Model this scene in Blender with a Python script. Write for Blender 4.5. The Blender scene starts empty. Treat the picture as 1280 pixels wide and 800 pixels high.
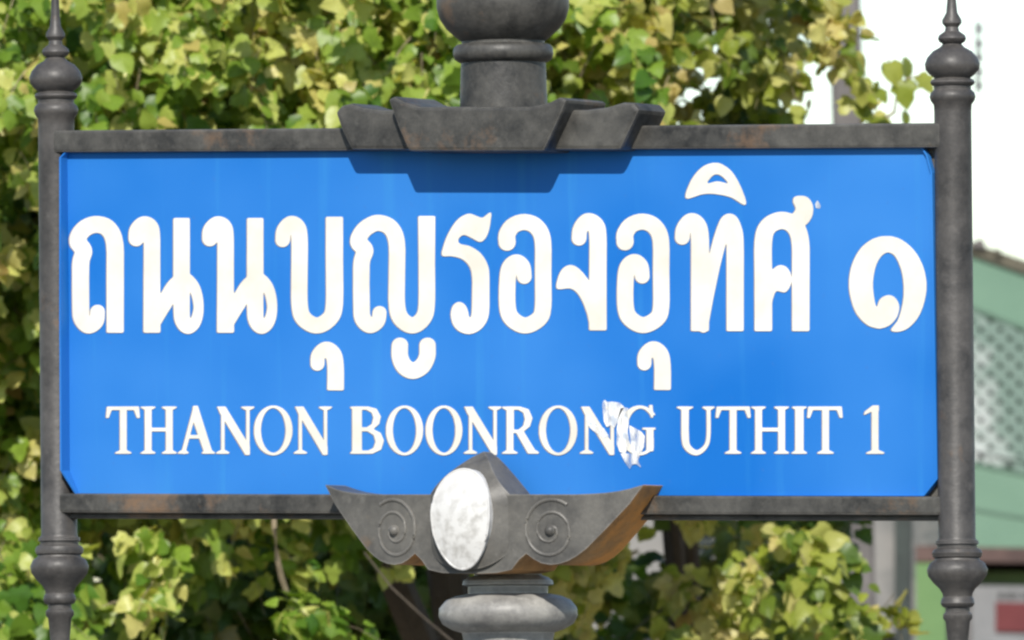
import bpy, bmesh, math, random
import numpy as np
from mathutils import Vector, Matrix
from mathutils.geometry import tessellate_polygon

scene = bpy.context.scene
R = math.radians
random.seed(7)
rng = np.random.default_rng(11)

# ------------------------------------------------------------------ camera
# The sign stands at the world origin and faces -Y; the camera stands on the
# road 20 m away, 30 degrees to its right and a little below the board.
D, YAW, PITCH, ROLL = 20.0, R(30.0), R(2.2), R(0.5)
FPX = 18200.0                       # focal length in pixels of a 1280 px wide picture
S = D / FPX                         # metres per picture pixel at the sign
EYE = 1.48
ZC = EYE + D * math.sin(PITCH)
O = Vector((0, 0, ZC))
CAM = O + D * Vector((math.sin(YAW) * math.cos(PITCH), -math.cos(YAW) * math.cos(PITCH), -math.sin(PITCH)))


def basis(F):
    F = F.normalized()
    r0 = F.cross(Vector((0, 0, 1))).normalized()
    u0 = r0.cross(F).normalized()
    return F, (math.cos(ROLL) * r0 - math.sin(ROLL) * u0), (math.cos(ROLL) * u0 + math.sin(ROLL) * r0)


F, RV, UV = basis(O - CAM)
F, RV, UV = basis((O - CAM).normalized() + RV * (8 / FPX) + UV * (5 / FPX))

cam_data = bpy.data.cameras.new("camera")
cam = bpy.data.objects.new("camera", cam_data)
scene.collection.objects.link(cam)
scene.camera = cam
cam.matrix_world = Matrix(((RV.x, UV.x, -F.x, CAM.x), (RV.y, UV.y, -F.y, CAM.y), (RV.z, UV.z, -F.z, CAM.z), (0, 0, 0, 1)))
cam_data.sensor_width = 36.0
cam_data.lens = 36.0 * FPX / 1280.0
cam_data.clip_start = 0.5
cam_data.clip_end = 5000
cam_data.dof.use_dof = True
cam_data.dof.focus_distance = D - 0.05
cam_data.dof.aperture_fstop = 26.0

# ------------------------------------------------------------------ light
SUN_AZ, SUN_EL = 24.0, 36.0         # degrees to the right of the sign's normal, and up
world = bpy.data.worlds.new("World")
scene.world = world
world.use_nodes = True
wn = world.node_tree
wn.nodes.clear()
wo = wn.nodes.new("ShaderNodeOutputWorld")
bg = wn.nodes.new("ShaderNodeBackground")
sky = wn.nodes.new("ShaderNodeTexSky")
sky.sky_type = 'NISHITA'
sky.sun_disc = False
sky.sun_elevation = R(SUN_EL)
sky.sun_rotation = R(180.0 - SUN_AZ)
sky.air_density = 1.0
sky.dust_density = 0.2
sky.ozone_density = 1.0
bg.inputs["Strength"].default_value = 0.13
wn.links.new(sky.outputs[0], bg.inputs[0])
wn.links.new(bg.outputs[0], wo.inputs[0])

sun_data = bpy.data.lights.new("sun", 'SUN')
sun_data.energy = 4.9
sun_data.angle = R(0.5)
sun_data.color = (1.0, 0.95, 0.87)
sun = bpy.data.objects.new("sun", sun_data)
scene.collection.objects.link(sun)
to_sun = Vector((math.sin(R(SUN_AZ)) * math.cos(R(SUN_EL)), -math.cos(R(SUN_AZ)) * math.cos(R(SUN_EL)), math.sin(R(SUN_EL))))
sun.rotation_euler = to_sun.to_track_quat('Z', 'Y').to_euler()
sun.location = (6, -12, 12)

scene.view_settings.view_transform = 'Standard'
scene.view_settings.look = 'None'
scene.view_settings.gamma = 1.0
scene.view_settings.exposure = 0.30
scene.render.engine = 'CYCLES'
scene.cycles.use_denoising = True
scene.cycles.filter_width = 2.5
scene.cycles.max_bounces = 6
scene.cycles.transparent_max_bounces = 8


# ------------------------------------------------------------------ picture <-> place
def ray(px, py):
    return (F + RV * ((px - 640) / FPX) - UV * ((py - 400) / FPX))


def on_plane(px, py, d=0.0):
    """Point on the vertical plane d (sign pixels) in front of the posts' axes."""
    r = ray(px, py)
    t = (-d * S - CAM.y) / r.y
    return CAM + r * t


def at(px, py, dist):
    return CAM + ray(px, py).normalized() * dist


def z_for(x, y, py):
    """Height at which the vertical line over (x, y) crosses the picture row py."""
    v = Vector((x, y, 0)) - CAM
    k = (400 - py)
    return (k * v.dot(F) - FPX * v.dot(UV)) / (FPX * UV.z - k * F.z)


def uyd(u, py, d):
    x, y = u * S, -d * S
    return Vector((x, y, z_for(x, y, py)))


def project(p):
    v = p - np.array(CAM)
    w = v @ np.array(F)
    return 640 + FPX * (v @ np.array(RV)) / w, 400 - FPX * (v @ np.array(UV)) / w, w


# ------------------------------------------------------------------ materials
def new_mat(name):
    m = bpy.data.materials.new(name)
    m.use_nodes = True
    nt = m.node_tree
    return m, nt, nt.nodes["Principled BSDF"]


def node(nt, kind, **kw):
    n = nt.nodes.new(kind)
    for k, v in kw.items():
        if k in n.inputs:
            n.inputs[k].default_value = v
        else:
            setattr(n, k, v)
    return n


def ramp(nt, fac, stops):
    r = nt.nodes.new("ShaderNodeValToRGB")
    els = r.color_ramp.elements
    while len(els) < len(stops):
        els.new(0.5)
    for e, (p, c) in zip(els, stops):
        e.position = p
        e.color = (*c, 1)
    nt.links.new(fac, r.inputs[0])
    return r.outputs[0]


def mix(nt, fac, a, b, mode='MIX'):
    m = nt.nodes.new("ShaderNodeMix")
    m.data_type = 'RGBA'
    m.blend_type = mode
    for sock, val in ((m.inputs[0], fac), (m.inputs[6], a), (m.inputs[7], b)):
        if hasattr(val, "links"):
            nt.links.new(val, sock)
        elif isinstance(val, (int, float)):
            sock.default_value = val
        else:
            sock.default_value = (*val, 1)
    return m.outputs[2]


def noise(nt, scale, detail=5, rough=0.6, stretch=None, offset=(0, 0, 0)):
    tc = nt.nodes.new("ShaderNodeTexCoord")
    mp = nt.nodes.new("ShaderNodeMapping")
    mp.inputs["Location"].default_value = offset
    if stretch:
        mp.inputs["Scale"].default_value = stretch
    nt.links.new(tc.outputs["Object"], mp.inputs[0])
    n = node(nt, "ShaderNodeTexNoise", Scale=scale, Detail=detail, Roughness=rough)
    nt.links.new(mp.outputs[0], n.inputs["Vector"])
    return n.outputs["Fac"]


def bump(nt, bsdf, height, strength, dist):
    b = node(nt, "ShaderNodeBump", Strength=strength, Distance=dist)
    nt.links.new(height, b.inputs["Height"])
    nt.links.new(b.outputs[0], bsdf.inputs["Normal"])


def metal_paint(name, dark, light, rust_amount, rust=(0.16, 0.075, 0.028), rough=0.46):
    m, nt, b = new_mat(name)
    base = ramp(nt, noise(nt, 13, 9, 0.75), [(0.34, dark), (0.66, light)])
    dust = ramp(nt, noise(nt, 55, 4, 0.7, offset=(3, 1, 2)), [(0.55, (0, 0, 0)), (0.78, (1, 1, 1))])
    base = mix(nt, 0.35, base, mix(nt, dust, base, tuple(min(1, c * 1.7) for c in light)))
    lo = 0.72 - 0.32 * rust_amount
    rm = ramp(nt, noise(nt, 5.5, 9, 0.7, offset=(7, 4, 9)), [(lo, (0, 0, 0)), (lo + 0.14, (1, 1, 1))])
    col = mix(nt, rm, base, rust)
    geo = nt.nodes.new("ShaderNodeNewGeometry")
    bev = node(nt, "ShaderNodeBevel", Radius=0.0045)
    bev.samples = 4
    dot = nt.nodes.new("ShaderNodeVectorMath")
    dot.operation = 'DOT_PRODUCT'
    nt.links.new(bev.outputs[0], dot.inputs[0])
    nt.links.new(geo.outputs["Normal"], dot.inputs[1])
    worn_lit = ramp(nt, dot.outputs["Value"], [(0.80, (0.75, 0.75, 0.75)), (0.985, (0, 0, 0))])  # edge wear, with sunlit edge highlights put into the colour too
    patchy = ramp(nt, noise(nt, 30, 5, 0.7, offset=(1, 9, 4)), [(0.35, (0.2, 0.2, 0.2)), (0.6, (1, 1, 1))])
    col = mix(nt, mix(nt, 1.0, worn_lit, patchy, 'MULTIPLY'), col, tuple(min(1, c * 2.1) for c in light))
    nt.links.new(col, b.inputs["Base Color"])
    b.inputs["Roughness"].default_value = rough
    b.inputs["Specular IOR Level"].default_value = 0.35
    bump(nt, b, noise(nt, 120, 4, 0.6), 0.25, 0.002)
    return m


M = {}
M['frame'] = metal_paint("weathered_frame_paint", (0.015, 0.0148, 0.0145), (0.086, 0.082, 0.073), 0.50, (0.17, 0.10, 0.055))
M['post'] = metal_paint("weathered_post_paint", (0.022, 0.021, 0.0205), (0.080, 0.074, 0.069), 0.35, (0.15, 0.09, 0.05))
M['bracket'] = metal_paint("grey_cast_iron", (0.048, 0.046, 0.043), (0.122, 0.115, 0.102), 0.30, (0.17, 0.11, 0.06))
M['collar'] = metal_paint("sunlit_tone_post_paint", (0.13, 0.126, 0.12), (0.32, 0.31, 0.285), 0.45, (0.17, 0.11, 0.06))  # paler copy of the post paint, sunlight put into its colour
M['rust'] = metal_paint("rusty_cast_iron", (0.15, 0.09, 0.04), (0.42, 0.24, 0.10), 0.8, (0.58, 0.26, 0.065), 0.8)

m, nt, b = new_mat("blue_enamel")
streak = noise(nt, 6, 6, 0.6, stretch=(3.2, 1, 0.16))
col = ramp(nt, noise(nt, 2.2, 3, 0.5), [(0.35, (0.007, 0.118, 0.42)), (0.65, (0.034, 0.178, 0.50))])
sm = ramp(nt, streak, [(0.56, (0, 0, 0)), (0.80, (0.45, 0.45, 0.45))])
col = mix(nt, sm, col, (0.045, 0.26, 0.50))
grime = ramp(nt, noise(nt, 90, 3, 0.6, offset=(2, 2, 2)), [(0.64, (0, 0, 0)), (0.80, (0.5, 0.5, 0.5))])
col = mix(nt, grime, col, (0.05, 0.13, 0.38))
nt.links.new(col, b.inputs["Base Color"])
b.inputs["Roughness"].default_value = 0.5
b.inputs["Specular IOR Level"].default_value = 0.12
bump(nt, b, noise(nt, 5, 3, 0.5), 0.12, 0.006)
M['blue'] = m

m, nt, b = new_mat("cream_white_lettering")
col = ramp(nt, noise(nt, 14, 5, 0.6), [(0.3, (0.56, 0.53, 0.46)), (0.65, (0.66, 0.64, 0.59))])
nt.links.new(col, b.inputs["Base Color"])
b.inputs["Roughness"].default_value = 0.5
M['letter'] = m

m, nt, b = new_mat("torn_white_film")
col = ramp(nt, noise(nt, 55, 4, 0.6), [(0.40, (0.42, 0.46, 0.52)), (0.52, (0.68, 0.68, 0.67))])
nt.links.new(col, b.inputs["Base Color"])
b.inputs["Roughness"].default_value = 0.6
tp = nt.nodes.new("ShaderNodeBsdfTransparent")
fm = nt.nodes.new("ShaderNodeMixShader")
thin = ramp(nt, noise(nt, 60, 5, 0.65, stretch=(1.6, 1, 0.45), offset=(4, 0, 1)), [(0.36, (0.75, 0.75, 0.75)), (0.54, (0.0, 0.0, 0.0))])
nt.links.new(thin, fm.inputs[0])
nt.links.new(b.outputs[0], fm.inputs[1])
nt.links.new(tp.outputs[0], fm.inputs[2])
nt.links.new(fm.outputs[0], nt.nodes["Material Output"].inputs[0])
M['film'] = m

m, nt, b = new_mat("white_porcelain_emblem")
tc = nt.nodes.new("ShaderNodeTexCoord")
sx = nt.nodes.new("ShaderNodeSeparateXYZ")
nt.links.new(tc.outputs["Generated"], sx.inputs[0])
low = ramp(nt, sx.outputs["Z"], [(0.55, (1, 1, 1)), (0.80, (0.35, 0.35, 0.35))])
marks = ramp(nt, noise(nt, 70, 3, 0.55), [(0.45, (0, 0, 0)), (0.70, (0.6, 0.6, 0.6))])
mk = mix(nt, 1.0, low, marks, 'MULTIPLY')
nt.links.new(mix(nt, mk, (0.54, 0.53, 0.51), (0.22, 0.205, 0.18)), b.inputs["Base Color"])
b.inputs["Roughness"].default_value = 0.35
M['emblem'] = m


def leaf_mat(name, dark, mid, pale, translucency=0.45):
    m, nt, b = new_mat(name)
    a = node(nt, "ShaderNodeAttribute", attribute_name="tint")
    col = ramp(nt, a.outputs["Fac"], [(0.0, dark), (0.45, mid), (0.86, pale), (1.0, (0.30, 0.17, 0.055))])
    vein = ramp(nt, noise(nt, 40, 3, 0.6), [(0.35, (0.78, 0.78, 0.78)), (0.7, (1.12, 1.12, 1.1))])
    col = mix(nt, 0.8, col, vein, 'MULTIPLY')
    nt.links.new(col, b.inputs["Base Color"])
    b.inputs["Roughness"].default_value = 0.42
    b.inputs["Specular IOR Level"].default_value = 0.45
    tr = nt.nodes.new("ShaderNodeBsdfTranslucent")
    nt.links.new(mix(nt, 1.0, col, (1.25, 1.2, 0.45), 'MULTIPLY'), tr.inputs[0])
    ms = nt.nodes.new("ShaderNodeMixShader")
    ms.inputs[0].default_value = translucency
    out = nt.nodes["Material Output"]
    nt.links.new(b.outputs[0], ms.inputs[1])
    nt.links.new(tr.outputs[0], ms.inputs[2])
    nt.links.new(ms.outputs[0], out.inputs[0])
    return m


M['leaf_a'] = leaf_mat("yellow_green_leaf", (0.060, 0.150, 0.016), (0.235, 0.350, 0.040), (0.66, 0.64, 0.20))
M['leaf_b'] = leaf_mat("olive_yellow_leaf", (0.080, 0.150, 0.018), (0.300, 0.350, 0.046), (0.68, 0.62, 0.24))
M['leaf_c'] = leaf_mat("shade_green_leaf", (0.036, 0.090, 0.012), (0.095, 0.170, 0.020), (0.26, 0.30, 0.07))  # darker leaf set with the shade of the crowns put into its colour


def rough_mat(name, lo, hi, scale, bump_d=0.004, rough=0.9, stretch=None, spots=None):
    m, nt, b = new_mat(name)
    col = ramp(nt, noise(nt, scale, 8, 0.65, stretch), [(0.3, lo), (0.7, hi)])
    if spots:
        k = ramp(nt, noise(nt, scale * 0.35, 6, 0.7, offset=(5, 5, 5)), [(0.52, (0, 0, 0)), (0.62, (1, 1, 1))])
        col = mix(nt, k, col, spots)
    nt.links.new(col, b.inputs["Base Color"])
    b.inputs["Roughness"].default_value = rough
    bump(nt, b, noise(nt, scale * 6, 5, 0.6), 0.5, bump_d)
    return m


M['bark'] = rough_mat("dark_bark", (0.035, 0.026, 0.018), (0.10, 0.078, 0.055), 9, 0.01, stretch=(1, 1, 0.25))
M['twig'] = rough_mat("pale_twig_bark", (0.16, 0.12, 0.07), (0.33, 0.27, 0.17), 25, 0.002)
M['pole'] = rough_mat("weathered_concrete_pole", (0.075, 0.068, 0.066), (0.155, 0.142, 0.135), 6)
M['wall'] = rough_mat("stained_grey_plaster", (0.13, 0.13, 0.127), (0.27, 0.255, 0.235), 2.6, spots=(0.085, 0.095, 0.095))
M['dark'] = rough_mat("dark_window_shutter", (0.018, 0.022, 0.020), (0.045, 0.055, 0.050), 6)
M['mint'] = rough_mat("mint_green_paint", (0.09, 0.175, 0.118), (0.125, 0.22, 0.15), 1.6, 0.001, 0.6)
M['lattice'] = rough_mat("patchy_mint_lattice_paint", (0.105, 0.165, 0.133), (0.155, 0.215, 0.18), 3.0, 0.001, 0.7, spots=(0.42, 0.44, 0.425))  # mint with scattered near-white patches
M['green'] = rough_mat("green_column_paint", (0.08, 0.165, 0.05), (0.115, 0.21, 0.07), 2.0, 0.001, 0.6)
M['trim'] = rough_mat("dull_green_trim_paint", (0.055, 0.11, 0.075), (0.085, 0.15, 0.105), 2.0, 0.001, 0.6)
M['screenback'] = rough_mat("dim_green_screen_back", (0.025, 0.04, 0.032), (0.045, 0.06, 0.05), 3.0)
M['roof'] = rough_mat("brown_roof_sheet", (0.060, 0.055, 0.040), (0.13, 0.115, 0.080), 4)
M['beam'] = rough_mat("red_brown_beam_paint", (0.050, 0.032, 0.029), (0.115, 0.072, 0.062), 5)
M['olive'] = rough_mat("olive_wall_paint", (0.13, 0.19, 0.06), (0.19, 0.25, 0.09), 3)
M['maroon'] = rough_mat("maroon_board", (0.095, 0.020, 0.022), (0.13, 0.030, 0.032), 4)
M['board'] = rough_mat("pale_grey_board", (0.15, 0.155, 0.16), (0.22, 0.22, 0.225), 4)
M['ink'] = rough_mat("dark_print", (0.03, 0.03, 0.032), (0.06, 0.06, 0.06), 6)
M['porcelain'] = rough_mat("grey_insulator_glaze", (0.09, 0.085, 0.09), (0.16, 0.15, 0.16), 9, 0.0005, 0.35)
M['tan_edge'] = rough_mat("tan_film_edge", (0.16, 0.16, 0.19), (0.30, 0.24, 0.19), 16, 0.0002)
M['asphalt'] = rough_mat("asphalt", (0.035, 0.035, 0.037), (0.065, 0.064, 0.062), 3)
M['paving'] = rough_mat("concrete_paving", (0.20, 0.195, 0.18), (0.33, 0.32, 0.30), 1.5)
M['soil'] = rough_mat("dry_soil", (0.08, 0.062, 0.040), (0.16, 0.13, 0.085), 0.8)


# ------------------------------------------------------------------ object helpers
def link(o):
    scene.collection.objects.link(o)
    return o


def tag(o, label=None, cat=None, group=None, kind=None):
    for k, v in (("label", label), ("category", cat), ("group", group), ("kind", kind)):
        if v:
            o[k] = v
    return o


def thing(name, loc, label, cat, group=None):
    o = link(bpy.data.objects.new(name, None))
    o.empty_display_size = 0.2
    o.location = loc
    return tag(o, label, cat, group)


def top_of(o):
    """Offset that keeps a part's coordinates those of the place: parts sit back at the origin of the world."""
    return Vector(o.location) if o.parent is None else Vector((0, 0, 0))


def mesh_obj(name, verts, faces, mat, parent=None, smooth=False, mats=None, idx=None, bevel=0.0):
    me = bpy.data.meshes.new(name)
    me.from_pydata([tuple(v) for v in verts], [], faces)
    for mm in (mats or [mat]):
        me.materials.append(mm)
    if idx:
        me.polygons.foreach_set("material_index", idx)
    bm = bmesh.new()
    bm.from_mesh(me)
    bmesh.ops.remove_doubles(bm, verts=bm.verts, dist=1e-6)
    bmesh.ops.recalc_face_normals(bm, faces=bm.faces)
    if bevel:
        es = [e for e in bm.edges if len(e.link_faces) == 2 and e.calc_face_angle(0) > 0.5]
        bmesh.ops.bevel(bm, geom=es, offset=bevel, segments=2, affect='EDGES', profile=0.6, clamp_overlap=True)
    bm.to_mesh(me)
    bm.free()
    if smooth:
        me.polygons.foreach_set("use_smooth", [True] * len(me.polygons))
        me.set_sharp_from_angle(angle=R(38))
    o = link(bpy.data.objects.new(name, me))
    if parent:
        o.parent = parent
        o.matrix_parent_inverse = Matrix.Translation(-top_of(parent))
    return o


def box(name, lo, hi, mat, parent=None, bevel=0.0):
    x0, y0, z0 = lo
    x1, y1, z1 = hi
    v = [(x0, y0, z0), (x1, y0, z0), (x1, y1, z0), (x0, y1, z0), (x0, y0, z1), (x1, y0, z1), (x1, y1, z1), (x0, y1, z1)]
    f = [(0, 3, 2, 1), (4, 5, 6, 7), (0, 1, 5, 4), (1, 2, 6, 5), (2, 3, 7, 6), (3, 0, 4, 7)]
    return mesh_obj(name, v, f, mat, parent, bevel=bevel)


def prism(name, front, back, mat, parent=None, bevel=0.0, mats=None, side_idx=None):
    """Closed solid between two matching outlines (lists of points)."""
    n = len(front)
    v = list(front) + list(back)
    f = [tuple(range(n)), tuple(range(2 * n - 1, n - 1, -1))] + [(i, i + n, (i + 1) % n + n, (i + 1) % n) for i in range(n)]
    idx = None
    if side_idx is not None:
        idx = [0, 0] + [side_idx] * n
    return mesh_obj(name, v, f, mat, parent, bevel=bevel, mats=mats, idx=idx)


def lathe(name, cx, cy, prof, mat, parent=None, seg=40):
    """prof: list of (z, radius) in metres."""
    v, f = [], []
    for z, r in prof:
        for i in range(seg):
            a = 2 * math.pi * i / seg
            v.append((cx + r * math.cos(a), cy + r * math.sin(a), z))
    for k in range(len(prof) - 1):
        for i in range(seg):
            j = (i + 1) % seg
            f.append((k * seg + i, k * seg + j, (k + 1) * seg + j, (k + 1) * seg + i))
    f.append(tuple(range(seg)))
    f.append(tuple(range((len(prof) - 1) * seg, len(prof) * seg)))
    return mesh_obj(name, v, f, mat, parent, smooth=True)


def catmull(pts, closed=False, n=8):
    pts = [np.array(p, float) for p in pts]
    out = []
    m_ = len(pts)
    for i in range(m_ if closed else m_ - 1):
        if closed:
            p0, p1, p2, p3 = pts[i - 1], pts[i], pts[(i + 1) % m_], pts[(i + 2) % m_]
        else:
            p0, p1, p2, p3 = pts[max(i - 1, 0)], pts[i], pts[i + 1], pts[min(i + 2, m_ - 1)]
        for t in np.linspace(0, 1, n, endpoint=False):
            out.append(0.5 * ((2 * p1) + (p2 - p0) * t + (2 * p0 - 5 * p1 + 4 * p2 - p3) * t * t + (3 * p1 - p0 - 3 * p2 + p3) * t ** 3))
    if not closed:
        out.append(pts[-1])
    return np.array(out)


def tube(name, pts, radii, mat, parent=None, seg=8):
    v, f = [], []
    n = len(pts)
    pts = [Vector(p) for p in pts]
    for k, p in enumerate(pts):
        t = (pts[min(k + 1, n - 1)] - pts[max(k - 1, 0)]).normalized()
        a = t.orthogonal().normalized() if abs(t.z) > 0.95 else t.cross(Vector((0, 0, 1))).normalized()
        b_ = t.cross(a)
        r = radii[k] if hasattr(radii, "__len__") else radii
        for i in range(seg):
            g = 2 * math.pi * i / seg
            v.append(p + a * (r * math.cos(g)) + b_ * (r * math.sin(g)))
    for k in range(n - 1):
        for i in range(seg):
            j = (i + 1) % seg
            f.append((k * seg + i, k * seg + j, (k + 1) * seg + j, (k + 1) * seg + i))
    f += [tuple(range(seg)), tuple(range((n - 1) * seg, n * seg))]
    return mesh_obj(name, v, f, mat, parent, smooth=True)


# ================================================================== SETTING
gs = 2500
tag(mesh_obj("ground", [(-gs, -gs, -0.154), (gs, -gs, -0.154), (gs, gs, -0.154), (-gs, gs, -0.154)], [(0, 1, 2, 3)], M['soil']), kind="structure")
tag(mesh_obj("road", [(-200, -26, -0.12), (200, -26, -0.12), (200, -2.0, -0.12), (-200, -2.0, -0.12)], [(0, 1, 2, 3)], M['asphalt']), kind="structure")
tag(box("pavement", (-200, -1.85, -0.15), (200, 2.6, 0.0), M['paving']), kind="structure")
tag(box("kerb", (-200, -2.0, -0.15), (200, -1.853, 0.006), M['paving']), kind="structure")
tag(box("garden_bed", (-200, 2.603, -0.15), (200, 70, -0.01), M['soil']), kind="structure")

# ================================================================== THE STREET SIGN
sign = thing("street_sign", (0, 0, 0), "blue street name sign with white Thai and English lettering in an ornate dark frame", "street sign")
UL = on_plane(72, 400).x
UR = on_plane(1193.5, 400).x


def px_lathe(name, cx, prof, mat, seg=40, parent=sign):
    return lathe(name, cx, 0, [(z_for(cx, 0, y), r * S) for y, r in prof], mat, parent, seg)


# side posts with turned finials above and drops below
up = [(-150, 1), (-122, 3), (-100, 5), (-80, 5.5), (-64, 7), (-55, 12), (-51, 12), (-46, 8), (-41, 9), (-36, 16), (-32, 17.5), (-28, 16), (-25, 11.5),
      (-21, 15), (-16, 24), (-8, 31), (0, 34), (7, 33), (13, 28), (17, 23), (18, 22), (20, 26), (23, 27.5), (26, 26), (28, 23), (32, 23), (36, 27), (41, 28.5), (46, 27), (51, 23.5), (60, 23)]
down = [(0, 23), (3, 24), (4, 26.5), (8, 27), (9, 24.5), (13, 24.5), (15, 29), (19, 31), (24, 30), (26, 27.5), (28, 28), (32, 34), (40, 37.5), (48, 36), (56, 30), (64, 22), (70, 18.5), (74, 18),
        (77, 20), (82, 21), (86, 19), (88, 15), (93, 15), (96, 18), (101, 18), (105, 15), (125, 13), (150, 11), (165, 15), (180, 17), (195, 12), (210, 5), (222, 1.5)]
for cx, y_up, y_dn in ((UL, 97, 668), (UR, 80, 672)):
    prof = [(y_up + y, r) for y, r in up] + [(y_dn + y, r) for y, r in down]
    px_lathe("side_post", cx, prof, M['post'])

# rails
def rail(name, corners, d0, d1):
    fr = [on_plane(x, y, d0) for x, y in corners]
    bk = [Vector((p.x, -d1 * S, p.z)) for p in fr]
    return prism(name, fr, bk, M['frame'], sign, bevel=0.004)


rail("rail", [(66, 163), (1176, 153.5), (1176, 184.5), (66, 190.5)], 22, -18)
rail("rail_shade_bar", [(70, 640.5), (1186, 643.5), (1186, 651), (70, 648)], 8, -16)  # added recessed bar that makes the shading line under the rail
rail("rail", [(66, 616.5), (1188, 620.5), (1188, 644), (66, 641)], 19, -18)

# the blue tray: back sheet and folded edge
BD = 10.0                           # the board's face lies this far in front of the posts' axes
rim = [(76, 197), (84, 189), (1149, 181), (1157, 194), (1163, 216), (1169.5, 599), (1153, 620), (96, 618), (77, 588), (76, 400)]
dep = [26, 17, 16, 16, 16, 16, 17, 17, 30, 30]
pf = [on_plane(x, y, d) for (x, y), d in zip(rim, dep)]
pb = [Vector((p.x, -BD * S, p.z)) for p in pf]
n = len(pf)
cen = sum(pf, Vector()) / n
po = [Vector((p.x + (0.0025 if p.x > cen.x else -0.0025), p.y, p.z)) for p in pf]
pok = [Vector((p.x, -BD * S + 0.003, p.z)) for p in po]
v = pb + pf + po + pok
f = [tuple(range(n))]
for i in range(n):
    j = (i + 1) % n
    f += [(i, j, n + j, n + i), (n + i, n + j, 2 * n + j, 2 * n + i), (2 * n + i, 2 * n + j, 3 * n + j, 3 * n + i)]
f.append(tuple(range(3 * n, 4 * n))[::-1])
panel = mesh_obj("sign_panel", v, f, M['blue'], sign)
bp = [on_plane(x, y, 4) for x, y in ((84, 186), (1176, 178), (1184, 626), (90, 624))]
prism("backing_plate", bp, [Vector((p.x, 3 * S, p.z)) for p in bp], M['bracket'], sign)

# ---- lettering: strokes and outlines in the picture's plan of the board, cut out as raised film
SSMP = 3.0


class Glyph:
    def __init__(self):
        self.items = []

    def stroke(self, pts, w, flat0=False, flat1=False, smooth=True):
        p = catmull(pts, False, 8) if smooth else np.array(pts, float)
        self.items.append(('s', p, w, flat0, flat1))
        return self

    def poly(self, pts, smooth=True, cut=False):
        self.items.append(('c' if cut else 'p', catmull(pts, True, 6) if smooth else np.array(pts, float)))
        return self

    def shifted(self, dx, dy=0):
        g = Glyph()
        for it in self.items:
            g.items.append((it[0], it[1] + np.array([dx, dy])) + tuple(it[2:]))
        return g

    def field(self, blur):
        allp = np.concatenate([it[1] for it in self.items])
        pad = 18
        x0, y0 = allp.min(0) - pad
        x1, y1 = allp.max(0) + pad
        xs = np.arange(x0, x1, 1 / SSMP)
        ys = np.arange(y0, y1, 1 / SSMP)
        X, Y = np.meshgrid(xs, ys)
        cov = np.zeros(X.shape)
        for it in self.items:
            if it[0] == 's':
                _, p, w, f0, f1 = it
                w = np.broadcast_to(np.asarray(w, float), (len(p),)) if np.ndim(w) == 0 else np.interp(np.linspace(0, 1, len(p)), np.linspace(0, 1, len(w)), w)
                sd = np.full(X.shape, 1e9)
                for i in range(len(p) - 1):
                    a, b_ = p[i], p[i + 1]
                    ab = b_ - a
                    L = max(ab @ ab, 1e-9)
                    t = np.clip(((X - a[0]) * ab[0] + (Y - a[1]) * ab[1]) / L, 0, 1)
                    dd = np.hypot(X - a[0] - t * ab[0], Y - a[1] - t * ab[1]) - (w[i] + (w[i + 1] - w[i]) * t) / 2
                    sd = np.minimum(sd, dd)
                for flag, e, q, ww in ((f0, p[0], p[1], w[0]), (f1, p[-1], p[-2], w[-1])):
                    if flag:
                        dv = (e - q) / np.linalg.norm(e - q)
                        pl = (X - e[0]) * dv[0] + (Y - e[1]) * dv[1]
                        near = np.hypot(X - e[0], Y - e[1]) < ww * 1.2
                        sd = np.where(near, np.maximum(sd, pl), sd)
                cov = np.maximum(cov, np.clip(0.5 - sd * SSMP, 0, 1))
            else:
                p = it[1]
                ins = np.zeros(X.shape, bool)
                q = np.roll(p, -1, 0)
                for (ax, ay), (bx, by) in zip(p, q):
                    if ay == by:
                        continue
                    ins ^= ((ay > Y) != (by > Y)) & (X < (bx - ax) * (Y - ay) / (by - ay) + ax)
                if it[0] == 'p':
                    cov = np.maximum(cov, ins.astype(float))
                else:
                    cov = np.where(ins, 0.0, cov)
        sg = blur * SSMP
        k = np.arange(-int(3 * sg) - 1, int(3 * sg) + 2)
        g = np.exp(-k * k / (2 * sg * sg))
        g /= g.sum()
        cov = np.apply_along_axis(lambda r: np.convolve(r, g, 'same'), 1, cov)
        cov = np.apply_along_axis(lambda r: np.convolve(r, g, 'same'), 0, cov)
        return xs, ys, cov


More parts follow.
